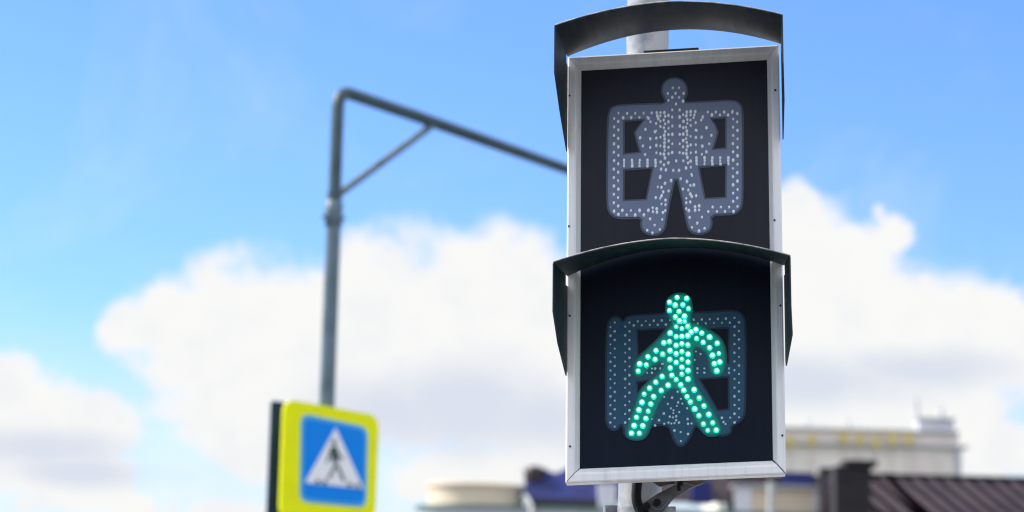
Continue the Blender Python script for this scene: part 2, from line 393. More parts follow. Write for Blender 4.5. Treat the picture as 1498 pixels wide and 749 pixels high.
# lit LEDs, each its own piece
LIT = [(376, 72), (416, 76), (344, 92), (368, 104), (400, 103), (344, 127), (424, 119), (384, 131), (369, 154), (407, 151), (386, 171), (408, 173),
       (372, 195), (421, 194), (396, 203), (347, 222), (372, 237), (396, 236), (421, 233), (372, 274), (396, 267), (421, 272), (372, 309), (396, 300), (422, 311), (372, 346), (396, 332), (422, 344), (396, 366), (422, 380), (396, 395), (422, 416), (372, 418),
       (344, 258), (346, 296), (345, 333), (347, 369), (354, 400),
       (320, 263), (287, 296), (315, 311), (253, 322), (283, 333), (218, 352), (246, 356), (212, 382),
       (435, 218), (455, 208), (458, 245), (480, 222), (486, 261), (513, 239), (513, 284), (545, 265), (525, 316), (552, 308), (533, 351), (556, 344), (543, 381),
       (313, 405), (286, 429), (338, 442), (260, 454), (309, 464), (237, 479), (277, 490), (228, 514), (265, 521), (215, 546), (254, 551), (205, 577), (244, 582), (195, 612), (231, 613), (184, 644), (217, 644),
       (391, 440), (404, 463), (448, 461), (418, 490), (469, 496), (432, 512), (489, 529), (450, 542), (509, 565), (468, 570), (526, 600), (487, 605), (541, 631), (505, 632)]
FIG = [(380, 44), (416, 46), (446, 74), (452, 120), (440, 150), (436, 176), (462, 180), (520, 212), (566, 246), (585, 300), (584, 368), (566, 404), (530, 408), (510, 384), (504, 330), (488, 300), (450, 280),
       (450, 330), (450, 430), (480, 470), (520, 530), (570, 620), (560, 652), (510, 660), (480, 640), (430, 556), (392, 484), (360, 452), (318, 494), (282, 570), (252, 656), (226, 674), (176, 672), (158, 650), (164, 610), (190, 540), (214, 466), (256, 424), (310, 376),
       (316, 345), (268, 366), (234, 408), (200, 412), (186, 384), (194, 340), (250, 288), (316, 226), (350, 186), (340, 164), (316, 130), (320, 80), (346, 54)]
FIG = [(384+(x-384)*.84, 112+(y-112)*.86) if y < 140 else (x, y) for x, y in FIG]
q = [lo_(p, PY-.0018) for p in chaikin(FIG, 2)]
for i_, (of_, es_) in enumerate(((.0012, .008), (-.0008, .017), (-.0026, .030), (-.0042, .048))):  # stacked plates add the LEDs' soft halo as stepped emission
    gm = mat('figure_glow', (.014, .075, .10), .45, 0, .2, emit=(0, 1, .74), es=es_)
    m_ = MB(); m_.prism(offset(q, of_), [], PY-.0019-.0003*i_, PY+.003-.0004*i_); sp(m_, 'figure_glow_plate', gm, panel_l)
base = None
small = {(408, 173), (505, 632), (552, 308), (396, 203), (372, 195)}
for p in LIT:
    a = lo_(p, PY-.004)
    if base is None:
        m_ = MB(); n = 14; rr = .0053; vs = [(0, -.0062, 0)]; fs = []
        rings = ((.35, .0058), (.65, .0047), (.88, .0030), (1.0, .0012), (1.0, -.0012))
        for k, h in rings: vs += [(rr*k*math.cos(2*math.pi*i/n), -h, rr*k*math.sin(2*math.pi*i/n)) for i in range(n)]
        for i in range(n): fs.append((0, 1+i, 1+(i+1) % n))
        for q in range(len(rings)-1):
            for i in range(n): fs.append((1+q*n+i, 1+(q+1)*n+i, 1+(q+1)*n+(i+1) % n, 1+q*n+(i+1) % n))
        m_.add(vs, fs, True); base = m_.build('lit_led', M['led_on'], panel_l); o = base
    else:
        o = base.copy(); COL.objects.link(o)
    o.location = racked(a[0], PY-.0036, a[1])
    k = .8 if p in small else random.uniform(.93, 1.06); o.scale = (k, 1, k)

# ---- pole that carries the signal, clamp and bracket
PYY = 4.97
pb = at(935.5, 760, PYY); px_ = pb[0]
signal_pole = empty('signal_pole', (px_, PYY, .15)); tag(signal_pole, 'galvanised steel pole standing behind the pedestrian traffic light', 'pole')
m_ = MB(); m_.tube([(0, 0, .02), (0, 0, 2.0), (0, 0, 3.9)], .0445, 40); m_.build('shaft', M['galv'], signal_pole)
m_ = MB(); m_.box(-.13, .13, -.13, .13, 0, .02, .004); m_.build('base_plate', M['galv'], signal_pole)
m_ = MB(); m_.tube([(0, 0, 3.9), (0, 0, 3.925), (0, 0, 3.935)], [.047, .047, .02], 32); m_.build('cap', M['cable'], signal_pole)
def swp(p, name, m, parent=signal, fn=None): # world-space part parented to the signal
    o = p.build(name, m, None); o.parent = parent; o.matrix_parent_inverse = (Matrix.Translation(Vector(S_O)) @ Matrix([list(r) for r in S_R]).to_4x4()).inverted(); return o
zc_ = at(935, 747, PYY)[2]-.012
m_ = MB()
m_.tube([(px_, PYY, zc_-.035), (px_, PYY, zc_+.018)], .0485, 40)
for s in (-1, 1):
    m_.box(px_+s*.0595-.014, px_+s*.0595+.014, PYY-.012, PYY-.004, zc_-.035, zc_+.022, .002)
    m_.box(px_+s*.0595-.014, px_+s*.0595+.014, PYY+.004, PYY+.012, zc_-.035, zc_+.022, .002)
    m_.tube([(px_+s*.062, PYY-.026, zc_+.008), (px_+s*.062, PYY+.026, zc_+.008)], .0055, 12)
    m_.tube([(px_+s*.062, PYY-.024, zc_+.008), (px_+s*.062, PYY-.013, zc_+.008)], .0105, 6)
swp(m_, 'pole_clamp', M['galv'])
# bracket arm: folded plate from the clamp up to the underside of the housing
yA, yB = 4.84, 4.80
m_ = MB()
q = [at(*p, yA) for p in ((931, 752), (938, 738), (962, 722), (1000, 703), (1020, 700), (1030, 706), (1008, 715), (985, 730), (974, 744), (966, 754))]
m_.ext(q, (0.0, .045, 0.0)); swp(m_, 'bracket_arm', M['bracket'])
m_ = MB()
q = [at(*p, 4.79) for p in ((951, 703), (966, 712), (980, 708), (1002, 706.5), (1018, 711), (1033, 700), (1033, 694), (951, 696))]
m_.ext(q, (0, .012, 0)); swp(m_, 'mounting_plate', M['rust'])
m_ = MB(); a = at(993, 708, 4.79)
m_.tube([a+np.array([0, -.004, .012]), a+np.array([0, -.004, -.004])], .008, 6)
m_.tube([a+np.array([0, -.004, -.004]), a+np.array([0, -.004, -.014])], .004, 10); swp(m_, 'bolt', M['cable'])
m_ = MB()
pts = [at(*p, 4.83) for p in ((935, 690), (932.5, 705), (931, 722), (932, 735), (937, 747), (946, 756), (953, 772))]
sm = []
for i in range(len(pts)-1):
    for k in range(4):
        t = k/4; p0 = pts[max(i-1, 0)]; p1 = pts[i]; p2 = pts[i+1]; p3 = pts[min(i+2, len(pts)-1)]
        sm.append(.5*(2*p1+(p2-p0)*t+(2*p0-5*p1+4*p2-p3)*t*t+(3*p1-p0-3*p2+p3)*t**3))
m_.tube(sm, .0100, 14)
swp(m_, 'cable', M['cable'])
m_ = MB(); pts = [at(*p, 4.815) for p in ((952, 740), (960, 745), (968, 744), (975, 737), (978, 731))]
m_.tube(pts, .0012, 8); swp(m_, 'cable_tie', M['lens'])
m_ = MB()
for dx in (0, .02, -.013): m_.tube([at(946, 741, 4.82)+np.array([dx, -.012, dx*.4]), at(946, 741, 4.82)+np.array([dx, .006, dx*.4])], .0075, 10)
swp(m_, 'cable_gland', M['cable'])

# ================================================================== LAMP POST / MAST ARM
LY = 17.0
pa = at(478.5, 580, LY); X_ = pa[0]
post = empty('mast_arm_post', (X_, LY, .15)); tag(post, 'tall grey steel post with a long braced arm reaching over the road', 'street pole')
def lz(py, px=480): return at(px, py, LY)[2]-.15
def P_(px, py, Y): p = at(px, py, Y); return (p[0]-X_, p[1]-LY, p[2]-.15)
zcol = lz(312); zb = lz(152)
def w(z): return z
m_ = MB(); m_.tube([(0, 0, .02), (0, 0, zcol)], [.062, .053], 24); m_.build('lower_shaft', M['pole'], post)
# upper pipe bends straight into the arm
top = Vector((0, 0, lz(128)))
end = Vector(P_(985, 302.5, 21.2)); adir = (end-Vector((0, 0, lz(138)))).normalized()
corner = Vector((0, 0, lz(131)))
Rb = .14; pts = [Vector((0, 0, zcol)), Vector((0, 0, zcol+.4)), corner-Vector((0, 0, Rb))]
for i in range(1, 8):
    t = i/8; a_ = corner-Vector((0, 0, Rb)); b_ = corner+adir*Rb
    pts.append(a_*(1-t)**2+corner*2*t*(1-t)+b_*t*t)
pts += [corner+adir*Rb, corner+adir*1.0, end]
m_ = MB(); m_.tube(pts, [.046]*(len(pts)-1)+[.040], 24); m_.build('upper_shaft_and_arm', M['pole_dark'], post)
m_ = MB(); m_.tube([(0, 0, zcol-.10), (0, 0, zcol-.09), (0, 0, zcol+.08), (0, 0, zcol+.10)], [.05, .064, .064, .044], 24)
for s in range(4):
    c_, n_ = math.cos(s*math.pi/2+.4), math.sin(s*math.pi/2+.4)
    m_.tube([(c_*.05, n_*.05, zcol-.03), (c_*.085, n_*.085, zcol-.03)], .014, 8)
m_.build('collar', M['pole'], post)
tb_ = (Vector(P_(640, 186, 17)) - 0*adir)
L_arm = 1.05; bp_ = corner+adir*L_arm
# brace meets the arm where the photo shows it
best = min((abs((749+FPX*((np.array(corner+adir*s)+np.array([X_, LY, .15])-CAM)@RT)/((np.array(corner+adir*s)+np.array([X_, LY, .15])-CAM)@FW))-638), s) for s in [i*.02 for i in range(10, 200)])
bp_ = corner+adir*best[1]
m_ = MB(); m_.tube([(0, 0, lz(288)), tuple(bp_)], .029, 14); m_.build('brace', M['pole'], post)
m_ = MB(); m_.tube([(0, 0, lz(280)), (0, 0, lz(296))], .054, 20); m_.build('brace_band', M['pole_dark'], post)
m_ = MB(); m_.box(-.2, .2, -.2, .2, 0, .02, .005); m_.build('base_plate', M['pole'], post)

# ================================================================== CROSSING SIGNS on that post
def sign(name, label, off, group, faced):
    # yaw: face turned to the right of the camera
    yaw = R_(36)
    c = at(482, 668, LY-.075) if faced else None
    n = np.array([math.sin(yaw), -math.cos(yaw), 0]); u = np.array([math.cos(yaw), math.sin(yaw), 0])
    base = c_sign if not faced else c
    return base+off*n, u, n
yaw = R_(35)
nS = np.array([math.sin(yaw), -math.cos(yaw), 0]); uS = np.array([math.cos(yaw), math.sin(yaw), 0]); zS = np.array([0, 0, 1.])
oS = np.array([X_, LY, at(480, 668, LY)[2]])+nS*.085
RS = Matrix([[uS[0], -nS[0], 0, oS[0]], [uS[1], -nS[1], 0, oS[1]], [0, 0, 1, oS[2]], [0, 0, 0, 1]])
def sl(px, py, y=0.0):                   # photo position -> (x,z) on the sign's own plane
    d = ray(px, py); nn = -nS
    t = ((oS+nn*y-CAM)@nn)/(d@nn); p = CAM+d*t-oS
    return (p@uS, p[2])
def rounded(c4, r):
    q = []
    for i in range(4):
        a, b, c = [Vector(c4[j % 4]) for j in (i-1, i, i+1)]
        p, e = b+(a-b).normalized()*r, b+(c-b).normalized()*r
        for k in range(6):
            t = k/5; q.append(tuple(p*(1-t)**2+b*2*t*(1-t)+e*t*t))
    return q
sg = empty('crossing_sign'); sg.matrix_world = RS
tag(sg, 'yellow bordered blue pedestrian crossing sign facing the viewer on the grey post', 'road sign', 'signs mounted on the street post')
out = [sl(416, 583), sl(555, 608), sl(549, 762), sl(409, 760)]
inn = [sl(440, 604), sl(538, 625), sl(535.5, 743), sl(438, 734)]
m_ = MB(); m_.prism(rounded(out[::-1], .10), [], 0, .022); m_.build('border_plate', M['yellow'], sg)
m_ = MB(); m_.prism(rounded(inn[::-1], .07), [], -.004, -.001); m_.build('rim_line', M['sky_blue'], sg)
def shrink(c4, k):
    cx = sum(p[0] for p in c4)/4; cz = sum(p[1] for p in c4)/4
    return [(cx+(p[0]-cx)*k, cz+(p[1]-cz)*k) for p in c4]
m_ = MB(); m_.prism(rounded(shrink(inn, .91)[::-1], .06), [], -.008, -.0045); face = m_.build('face', M['blue'], sg)
def poly(pts, y0, y1, mt, nm, parent):
    q = [sl(*p) for p in pts]
    m_ = MB(); m_.prism(q, [], y0, y1); return m_.build(nm, mt, parent)
Zs = lambda x, y: (380+x/3.965, 560+y/3.965)
poly([Zs(436, 262), Zs(258, 578), Zs(598, 615)], -.012, -.0085, M['white'], 'white_triangle', face)
# walking figure and zebra bars inside the triangle (one black print)
mm = MB()
def pp(pts): mm.prism([sl(*Zs(*p)) for p in pts], [], -.0155, -.0125)
pp([(424+13*math.cos(a*math.pi/6), 345+16*math.sin(a*math.pi/6)) for a in range(12)])
pp([(405, 372), (440, 365), (452, 420), (446, 462), (424, 470), (410, 440)])
pp([(404, 380), (412, 400), (398, 440), (384, 468), (378, 458), (390, 430)])
pp([(442, 372), (452, 405), (470, 430), (482, 440), (476, 452), (450, 428)])
pp([(426, 473), (440, 480), (420, 525), (396, 560), (384, 556), (408, 515)])
pp([(444, 464), (456, 486), (474, 530), (492, 570), (478, 573), (456, 530), (442, 486)])
mm.build('walking_figure', M['black'], face)
mm = MB()
for a0 in (322, 362, 506, 552):
    mm = MB(); pp([(a0, 560+(a0-322)*.1), (a0+16, 562+(a0-322)*.1), (a0+24, 584+(a0-322)*.1), (a0-4, 582+(a0-322)*.1)])
    mm.build('zebra_bar', M['black'], face)
for z_ in (.10, -.22):
    m_ = MB(); m_.box(-.05, .05, .024, .05, z_, z_+.05); m_.build('clip', M['pole_dark'], sg)
# back sign
oB = oS-nS*.175
sb = empty('crossing_sign'); RB = RS.copy(); RB.translation = Vector(oB); sb.matrix_world = RB
tag(sb, 'dark backside of the second sign, left behind the yellow sign on the same post', 'road sign', 'signs mounted on the street post')
ob = [(p[0], p[1]) for p in out]
m_ = MB(); m_.prism(rounded(ob[::-1], .03), [], -.004, .018); m_.build('back_plate', M['signback'], sb)
m_ = MB(); m_.prism(rounded(shrink(ob, .97)[::-1], .03), [], .0185, .021); m_.build('border_plate', M['yellow'], sb)
m_ = MB(); m_.prism(rounded(shrink(ob, .74)[::-1], .03), [], .022, .024); m_.build('face', M['blue'], sb)
for z_ in (.10, -.22):
    m_ = MB(); m_.box(-.05, .05, -.035, -.005, z_, z_+.05); m_.build('clip', M['pole_dark'], sb)

# ================================================================== BUILDINGS
B = {}
B['pale'] = mat('pale_stucco', (.62, .61, .64), .8, var=.12, vscale=.8)
B['tan'] = mat('sand_stucco', (.66, .54, .39), .8, vscale=1.2, col2=(.60, .51, .40))
B['cream'] = mat('cream_stucco', (.80, .76, .67), .8, var=.08, vscale=.5)
B['green'] = mat('green_copper_cornice', (.10, .22, .20), .5, var=.3, vscale=2)
B['indigo'] = mat('sky_reflection_roof', (.014, .022, .125), .5, 0, .3, var=.35, vscale=1.4)  # sky reflected in the dark sheet, put in as blue colour
B['brown'] = mat('dark_brown_sheet_roof', (.035, .022, .026), .45, 0, .4, var=.3, vscale=1.2)
B['seam'] = mat('brown_standing_seam_roof', (.085, .068, .08), .7, 0, .05, vscale=.9, col2=(.06, .05, .066))
B['seamline'] = mat('seam_rib', (.004, .003, .004), .9, 0, .0)
B['soot'] = mat('sooty_brick', (.016, .013, .015), .8, var=.4, vscale=5, bump=.3, bscale=12)
B['ochre'] = mat('ochre_ornament', (.66, .54, .14), .6, var=.3, vscale=3)
B['rosy'] = mat('rosy_wall', (.74, .66, .60), .8, var=.12, vscale=.8)
B['greyline'] = mat('grey_cornice', (.46, .47, .48), .9, 0, .05)
B['glass'] = mat('dark_window_glass', (.03, .04, .05), .1, 0, .6)
B['winframe'] = mat('white_window_frame', (.6, .6, .58), .5)

def windows(parent, xs, z0_, z1_, wd, y, group=None):
    for x in xs:
        m_ = MB(); t = .08
        m_.box(x-wd/2, x+wd/2, y-.06, y+.1, z0_-t, z0_); m_.box(x-wd/2, x+wd/2, y-.06, y+.1, z1_, z1_+t)
        m_.box(x-wd/2-t, x-wd/2, y-.06, y+.1, z0_-t, z1_+t); m_.box(x+wd/2, x+wd/2+t, y-.06, y+.1, z0_-t, z1_+t)
        m_.box(x-.03, x+.03, y-.05, y-.004, z0_, z1_)
        f_ = m_.build('window', B['winframe'], parent)
        m_ = MB(); m_.box(x-wd/2, x+wd/2, y-.02, y+.05, z0_, z1_); m_.build('pane', B['glass'], f_)

# ---- corner building with rounded end, sand drum, sheet roof
CY = 70.0
c0 = at(692, 737, CY); bx, zc0 = c0[0], c0[2]
cb = empty('corner_building', (bx, CY, 0)); tag(cb, 'pale corner building with a sandy rounded attic and brown sheet roof, partly blue with reflected sky', 'building')
def cx(px): return at(px, 737, CY)[0]-bx
def cz(py, px=749): return at(px, py, CY)[2]
wl = cx(1215); rr = size(88, CY)
def arc(r, n=24, a0=-90, a1=-270): return [(r*math.cos(R_(a0+(a1-a0)*i/n)), r*math.sin(R_(a0+(a1-a0)*i/n))) for i in range(n+1)]
def plan(r, xr): # rounded left end, straight right end; centre of the round at y=rr behind the front
    return [(xr, rr-r)]+[(x, y+rr) for x, y in arc(r)]+[(xr, rr+r)]
def block(pl_, za, zb): 
    m_ = MB(); n = len(pl_); m_.add([(x, y, za) for x, y in pl_]+[(x, y, zb) for x, y in pl_], [tuple(range(n)), tuple(range(n, 2*n))]+[(i, (i+1) % n, (i+1) % n+n, i+n) for i in range(n)]); return m_
zcor = zc0
block(plan(rr-.12, wl), 0, zcor-.11).build('wall', B['pale'], cb)
block(plan(rr, wl+.05), zcor-.11, zcor-.02).build('cornice', B['green'], cb)
windows(cb, [cx(p) for p in (760, 860, 960, 1060, 1160)], 3.0, zcor-1.0, 1.0, .12)
windows(cb, [cx(p) for p in (760, 860, 960, 1060, 1160)], .9, 2.3, 1.0, .12)
# sand coloured drum (attic over the rounded end)
dr = size(73, CY)
m_ = MB(); prof = [(dr*.985, zcor-.02), (dr*.985, cz(712)), (dr*1.03, cz(711)), (dr*1.03, cz(706.5)), (dr*.98, cz(705)), (dr*.2, cz(703))]
n = 48; vs = []; fs = []
for r_, z_ in prof: vs += [(r_*math.cos(2*math.pi*i/n), rr+r_*math.sin(2*math.pi*i/n), z_) for i in range(n)]
for q_ in range(len(prof)-1):
    for i in range(n): fs.append((q_*n+i, q_*n+(i+1) % n, (q_+1)*n+(i+1) % n, (q_+1)*n+i))
fs.append(tuple(range((len(prof)-1)*n, len(prof)*n)))
m_.add([(x+cx(695), y, z) for x, y, z in vs], fs); m_.build('attic_drum', B['tan'], cb)
# roof : brown sheet, one half coloured blue for the sky it reflects
def slope(pts, mt, nm, thick=.4):
    m_ = MB(); q = [(at(px, py, CY+dy)[0]-bx, dy, at(px, py, CY+dy)[2]) for px, py, dy in pts]
    m_.ext(q, (0, thick, 0)); return m_.build(nm, mt, cb)
slope([(768, 733, .5), (906, 733, .5), (906, 680, 1.6), (832, 682, 1.6), (823, 688, 1.45), (812, 692, 1.4), (802, 688, 1.45), (790, 684, 1.5), (768, 684, 1.5)], B['indigo'], 'blue_roof')
slope([(906.5, 733, .5), (1072, 735, .5), (1072, 690, 1.6), (906.5, 680, 1.6)], B['brown'], 'brown_roof')
m_ = MB(); m_.box(cx(772), cx(905), .40, .47, zcor-.01, cz(727)); m_.build('roof_edge', B['brown'], cb)
for a_, b_, t_, u_ in ((1012, 1042, 702, 735), (1150, 1196, 687, 711)):
    m_ = MB(); m_.box(cx(a_), cx(b_), .2 if a_ < 1100 else .9, 1.0 if a_ < 1100 else 1.4, cz(u_, a_), cz(t_, a_)); m_.build('blue_dormer', B['indigo'], cb)
# ventilator cap
m_ = MB(); x_ = cx(782); r_ = size(16, CY)
m_.tube([(x_, 1.3, cz(699)), (x_, 1.3, cz(684))], r_*.98, 10); m_.tube([(x_, 1.3, cz(684)), (x_, 1.3, cz(680)), (x_, 1.3, cz(675.5))], [r_*1.15, r_*1.05, r_*.2], 10)
m_.build('roof_cap', B['brown'], cb)
# pale chimney and downpipe by the pole
m_ = MB(); m_.box(cx(876), cx(902), .3, .9, zcor-.02, cz(707, 890)); m_.build('chimney', B['pale'], cb)
m_ = MB(); pts = [(cx(767), .32, cz(722)), (cx(772), .25, cz(729)), (cx(777), -.08, cz(738)), (cx(777), -.12, 0.3)]; m_.tube(pts, .05, 8); m_.build('downpipe', B['winframe'], cb)
# attic dormer with sand wall, white piers
m_ = MB(); m_.box(cx(1078), cx(1212), .15, 1.2, zcor-.02, cz(713, 1140)); dm = m_.build('attic_wall', B['tan'], cb)
for a_, b_ in ((1075, 1100), (1192, 1213)):
    m_ = MB(); m_.box(cx(a_), cx(b_), .06, .149, zcor-.02, cz(712.5, a_)); m_.build('pier', B['pale'], dm)
m_ = MB(); m_.box(cx(1072), cx(1216), -.02, 1.3, cz(713, 1140)+.003, cz(709.5, 1140)); m_.build('coping', B['greyline'], dm)
m_ = MB(); m_.tube([(cx(1126), -.3, 0), (cx(1126), -.3, cz(706, 1126))], .10, 10); m_.build('downpipe', B['greyline'], cb)
m_ = MB(); m_.box(cx(1072.5), cx(1216), 1.2, 2.4, zcor-.02, cz(690, 1140)); m_.build('brown_roof', B['brown'], cb)

# ---- brown seam roof building on the right
RY = 60.0
r0_ = at(1190, 683, RY)
rb = empty('seam_roof_house', (r0_[0], RY, 0)); tag(rb, 'low house with dark brown standing seam metal roof at the right edge', 'building')
def rx(px, py=700, dy=0): return at(px, py, RY+dy)[0]-r0_[0]
def rz(py, px=1350, dy=0): return at(px, py, RY+dy)[2]
xl, xr_ = rx(1232), rx(1190)+8.2
zr = rz(684, 1190); ze = zr-1.75; yr, ye = 2.6, -.3
m_ = MB(); m_.ext([(xl, ye, ze), (xr_, ye, ze), (xr_, yr, zr), (xl, yr, zr)], (0, .0, -.15))
m_.ext([(xl, yr+2.9, ze), (xr_, yr+2.9, ze), (xr_, yr+.002, zr), (xl, yr+.002, zr)], (0, 0, -.15))
roof = m_.build('roof', B['seam'], rb)
m_ = MB()
dxs = 1.45; sp_ = .42; k = 0; x = xl-dxs
while x < xr_+.1:
    def pt(t): return (x+dxs*t, yr+(ye-yr)*t, zr+(ze-zr)*t+.012)
    t0 = max(0, (xl-x)/dxs); t1 = min(1, (xr_-x)/dxs)
    if t1 > t0: m_.tube([pt(t0), pt(t1)], .075, 5)
    x += sp_
rs = m_.build('standing_seams', B['seamline'], roof)
m_ = MB(); m_.tube([(xl-.05, yr, zr+.02), (xr_+.05, yr, zr+.02)], .07, 8); m_.build('ridge_cap', B['soot'], roof)
m_ = MB(); x = rx(1322); m_.tube([(x, yr-.1, zr+.02), (x+.95, ye, ze+.08)], .10, 8); m_.build('valley_pipe', B['seamline'], roof)
m_ = MB(); m_.box(xl+.2, xr_-.2, 0, yr*2-.3, 0, ze-.16); m_.build('wall', B['pale'], rb)
windows(rb, [xl+1.2+i*1.7 for i in range(4)], 1.2, 2.7, .9, 0)
m_ = MB(); m_.box(rx(1224), rx(1276), .2, 1.1, ze-.5, rz(681, 1250)); m_.box(rx(1238), rx(1284), .12, 1.18, rz(681, 1250)+.003, rz(672, 1250)); m_.build('chimney', B['soot'], rb)
m_ = MB(); m_.box(cx(1197), cx(1222), -.6, .05, zcor-.6, cz(686, 1210)); m_.build('chimney', B['soot'], cb)

# ---- pale palace far behind
FY = 160.0
f0 = at(1260, 690, FY)
pf = empty('pale_palace', (f0[0], FY, 0)); tag(pf, 'pale old building with ochre ornaments and stepped attic far behind the roofs', 'building')
def fx(px): return at(px, 640, FY)[0]-f0[0]
def fz(py, px=1260): return at(px, py, FY)[2]
xa, xb = fx(1050), fx(1404)
m_ = MB(); m_.box(xa, xb, 0, 12, 0, fz(652)); m_.build('wall', B['cream'], pf)
m_ = MB(); m_.box(xa-.2, xb+.3, -.35, 12.3, fz(652)+.003, fz(648.5)); m_.build('cornice', B['greyline'], pf)
m_ = MB(); m_.box(xa+.1, fx(1402), -.05, 11.9, fz(648.5)+.003, fz(630)); m_.build('attic', B['rosy'], pf)
m_ = MB(); m_.box(xa, fx(1403), -.25, 12.1, fz(630)+.003, fz(627.5)); m_.build('cornice', B['greyline'], pf)
m_ = MB(); m_.box(fx(1344), fx(1397), .3, 1.2, fz(627.5)+.003, fz(610)); m_.build('attic', B['pale'], pf)
m_ = MB(); m_.box(fx(1342), fx(1399), .1, 1.4, fz(610)+.003, fz(608)); m_.build('cornice', B['greyline'], pf)
m_ = MB(); m_.box(fx(1404.5)+.3, fx(1416), -.3, 3, fz(652), fz(649)); m_.build('ledge', B['greyline'], pf)
m_ = MB(); m_.box(fx(1398), fx(1404)+.05, -.32, -.02, 0, fz(652)-.01); m_.build('corner_pilaster', B['greyline'], pf)
for px_o, py_o in ((1155, 648), (1187, 646), (1232, 642), (1256, 645), (1281, 648), (1305, 643), (1328, 644)):
    m_ = MB(); x_ = fx(px_o); wv = size(6, FY); z1_ = fz(py_o-8, px_o); z2_ = fz(py_o+9, px_o)
    m_.ext([(x_-wv, -.6, z1_), (x_+wv, -.6, z1_), (x_+wv*.75, -.6, (z1_+z2_)/2), (x_+wv*.4, -.6, z2_), (x_-wv*.4, -.6, z2_), (x_-wv*.75, -.6, (z1_+z2_)/2)], (0, .24, 0))
    m_.build('ornament', B['ochre'], pf)
    m_ = MB(); m_.box(x_-wv*.45, x_+wv*.45, -.18, -.01, 0, fz(655, px_o)); m_.build('pilaster', B['rosy'], pf)
for px_o in (1345, 1374):
    m_ = MB(); x_ = fx(px_o); m_.box(x_-.28, x_+.28, -.16, -.01, 0, fz(664, px_o)); m_.build('pilaster', B['rosy'], pf)
for px_o, t_, b_ in ((1347, 574, 628), (1383, 590, 609), (1187, 612, 628), (1246, 611, 628)):
    m_ = MB(); x_ = fx(px_o); m_.tube([(x_, 1.5, fz(b_, px_o)-.1), (x_, 1.5, (fz(t_, px_o)+fz(b_, px_o))/2), (x_, 1.5, fz(t_, px_o))], [.26, .16, .05] if t_ < 600 else [.1, .1, .1], 8)
    m_.build('roof_mast', B['greyline'], pf)
windows(pf, [fx(1158+i*25) for i in range(8)], 3.4, 5.6, 1.0, 0)

# ================================================================== GROUND
def sheet(name, x0, x1, y0, y1, z, mt, thick=0):
    m_ = MB()
    if thick: m_.box(x0, x1, y0, y1, z-thick, z)
    else: m_.add([(x0, y0, z), (x1, y0, z), (x1, y1, z), (x0, y1, z)], [(0, 1, 2, 3)])
    return tag(m_.build(name, mt), kind='structure')
asph = mat('asphalt', (.05, .05, .052), .85, var=.3, vscale=3, bump=.4, bscale=90)
pave = mat('pavement_slabs', (.10, .098, .095), .85, var=.2, vscale=2, bump=.2, bscale=30)
curb = mat('kerb_stone', (.32, .31, .30), .8, var=.2, vscale=4)
gr_ = mat('ground_dirt', (.11, .105, .09), .9, var=.3, vscale=.3)
pnt = mat('road_paint', (.72, .72, .70), .6, var=.2, vscale=6)
sheet('ground', -1500, 1500, -1500, 1500, -.004, gr_)
sheet('road', -120, 120, 5.7, 15.6, 0, asph)
sheet('pavement', -120, 120, -6, 5.5, .15, pave, .15)
sheet('kerb', -120, 120, 5.503, 5.7, .14, curb, .14)
sheet('pavement', -120, 120, 15.8, 24, .15, pave, .15)
sheet('kerb', -120, 120, 15.6, 15.797, .14, curb, .14)
for i in range(8):
    o = sheet('crossing_stripe', -1.9, 2.1, 6.1+i*1.2, 6.7+i*1.2, .004, pnt)

# ================================================================== LIGHT
SUN_AZ, SUN_EL = R_(105), R_(42)          # to the left of the direction behind the camera
sd = Vector((-math.sin(SUN_AZ)*math.cos(SUN_EL), -math.cos(SUN_AZ)*math.cos(SUN_EL), math.sin(SUN_EL)))
sun = bpy.data.lights.new('sun', 'SUN'); sun.energy = 3.2; sun.angle = R_(.53); sun.color = (1, .945, .86)
so = bpy.data.objects.new('sun', sun); so.rotation_euler = sd.to_track_quat('Z', 'Y').to_euler(); so.location = (-20, -10, 30); COL.objects.link(so)

wd_ = bpy.data.worlds.new('World'); SC.world = wd_; wd_.use_nodes = True
nt = wd_.node_tree; nt.nodes.clear(); LK = nt.links.new
def nd(t): return nt.nodes.new(t)
def math_(op, a, b=None, c=None):
    n = nd('ShaderNodeMath'); n.operation = op
    for i, v in enumerate((a, b, c)):
        if v is None: continue
        if isinstance(v, (int, float)): n.inputs[i].default_value = v
        else: LK(v, n.inputs[i])
    return n.outputs[0]
def smooth(v, lo, hi):
    n = nd('ShaderNodeMapRange'); n.interpolation_type = 'SMOOTHSTEP'; LK(v, n.inputs['Value'])
    n.inputs['From Min'].default_value = lo; n.inputs['From Max'].default_value = hi; return n.outputs[0]
def noise(vec, sc, det=6, rough=.55, dist=0.):
    n = nd('ShaderNodeTexNoise'); n.inputs['Scale'].default_value = sc; n.inputs['Detail'].default_value = det
    n.inputs['Roughness'].default_value = rough; n.inputs['Distortion'].default_value = dist; LK(vec, n.inputs['Vector']); return n.outputs['Fac']
def mixc(f, a, b):
    n = nd('ShaderNodeMix'); n.data_type = 'RGBA'
    LK(f, n.inputs[0])
    for i, v in ((6, a), (7, b)):
        if isinstance(v, tuple): n.inputs[i].default_value = (*v, 1)
        else: LK(v, n.inputs[i])
    return n.outputs[2]
tc = nd('ShaderNodeTexCoord'); D = tc.outputs['Generated']
sep = nd('ShaderNodeSeparateXYZ'); LK(D, sep.inputs[0])
az = math_('MULTIPLY', math_('ARCTAN2', sep.outputs[0], sep.outputs[1]), 57.29578)
el = math_('MULTIPLY', math_('ARCSINE', sep.outputs[2]), 57.29578)
AZ0, EL0 = az, el
wa = noise(D, 17, 6, .6); wb = noise(D, 21, 6, .6); wc_ = noise(D, 70, 4, .6)
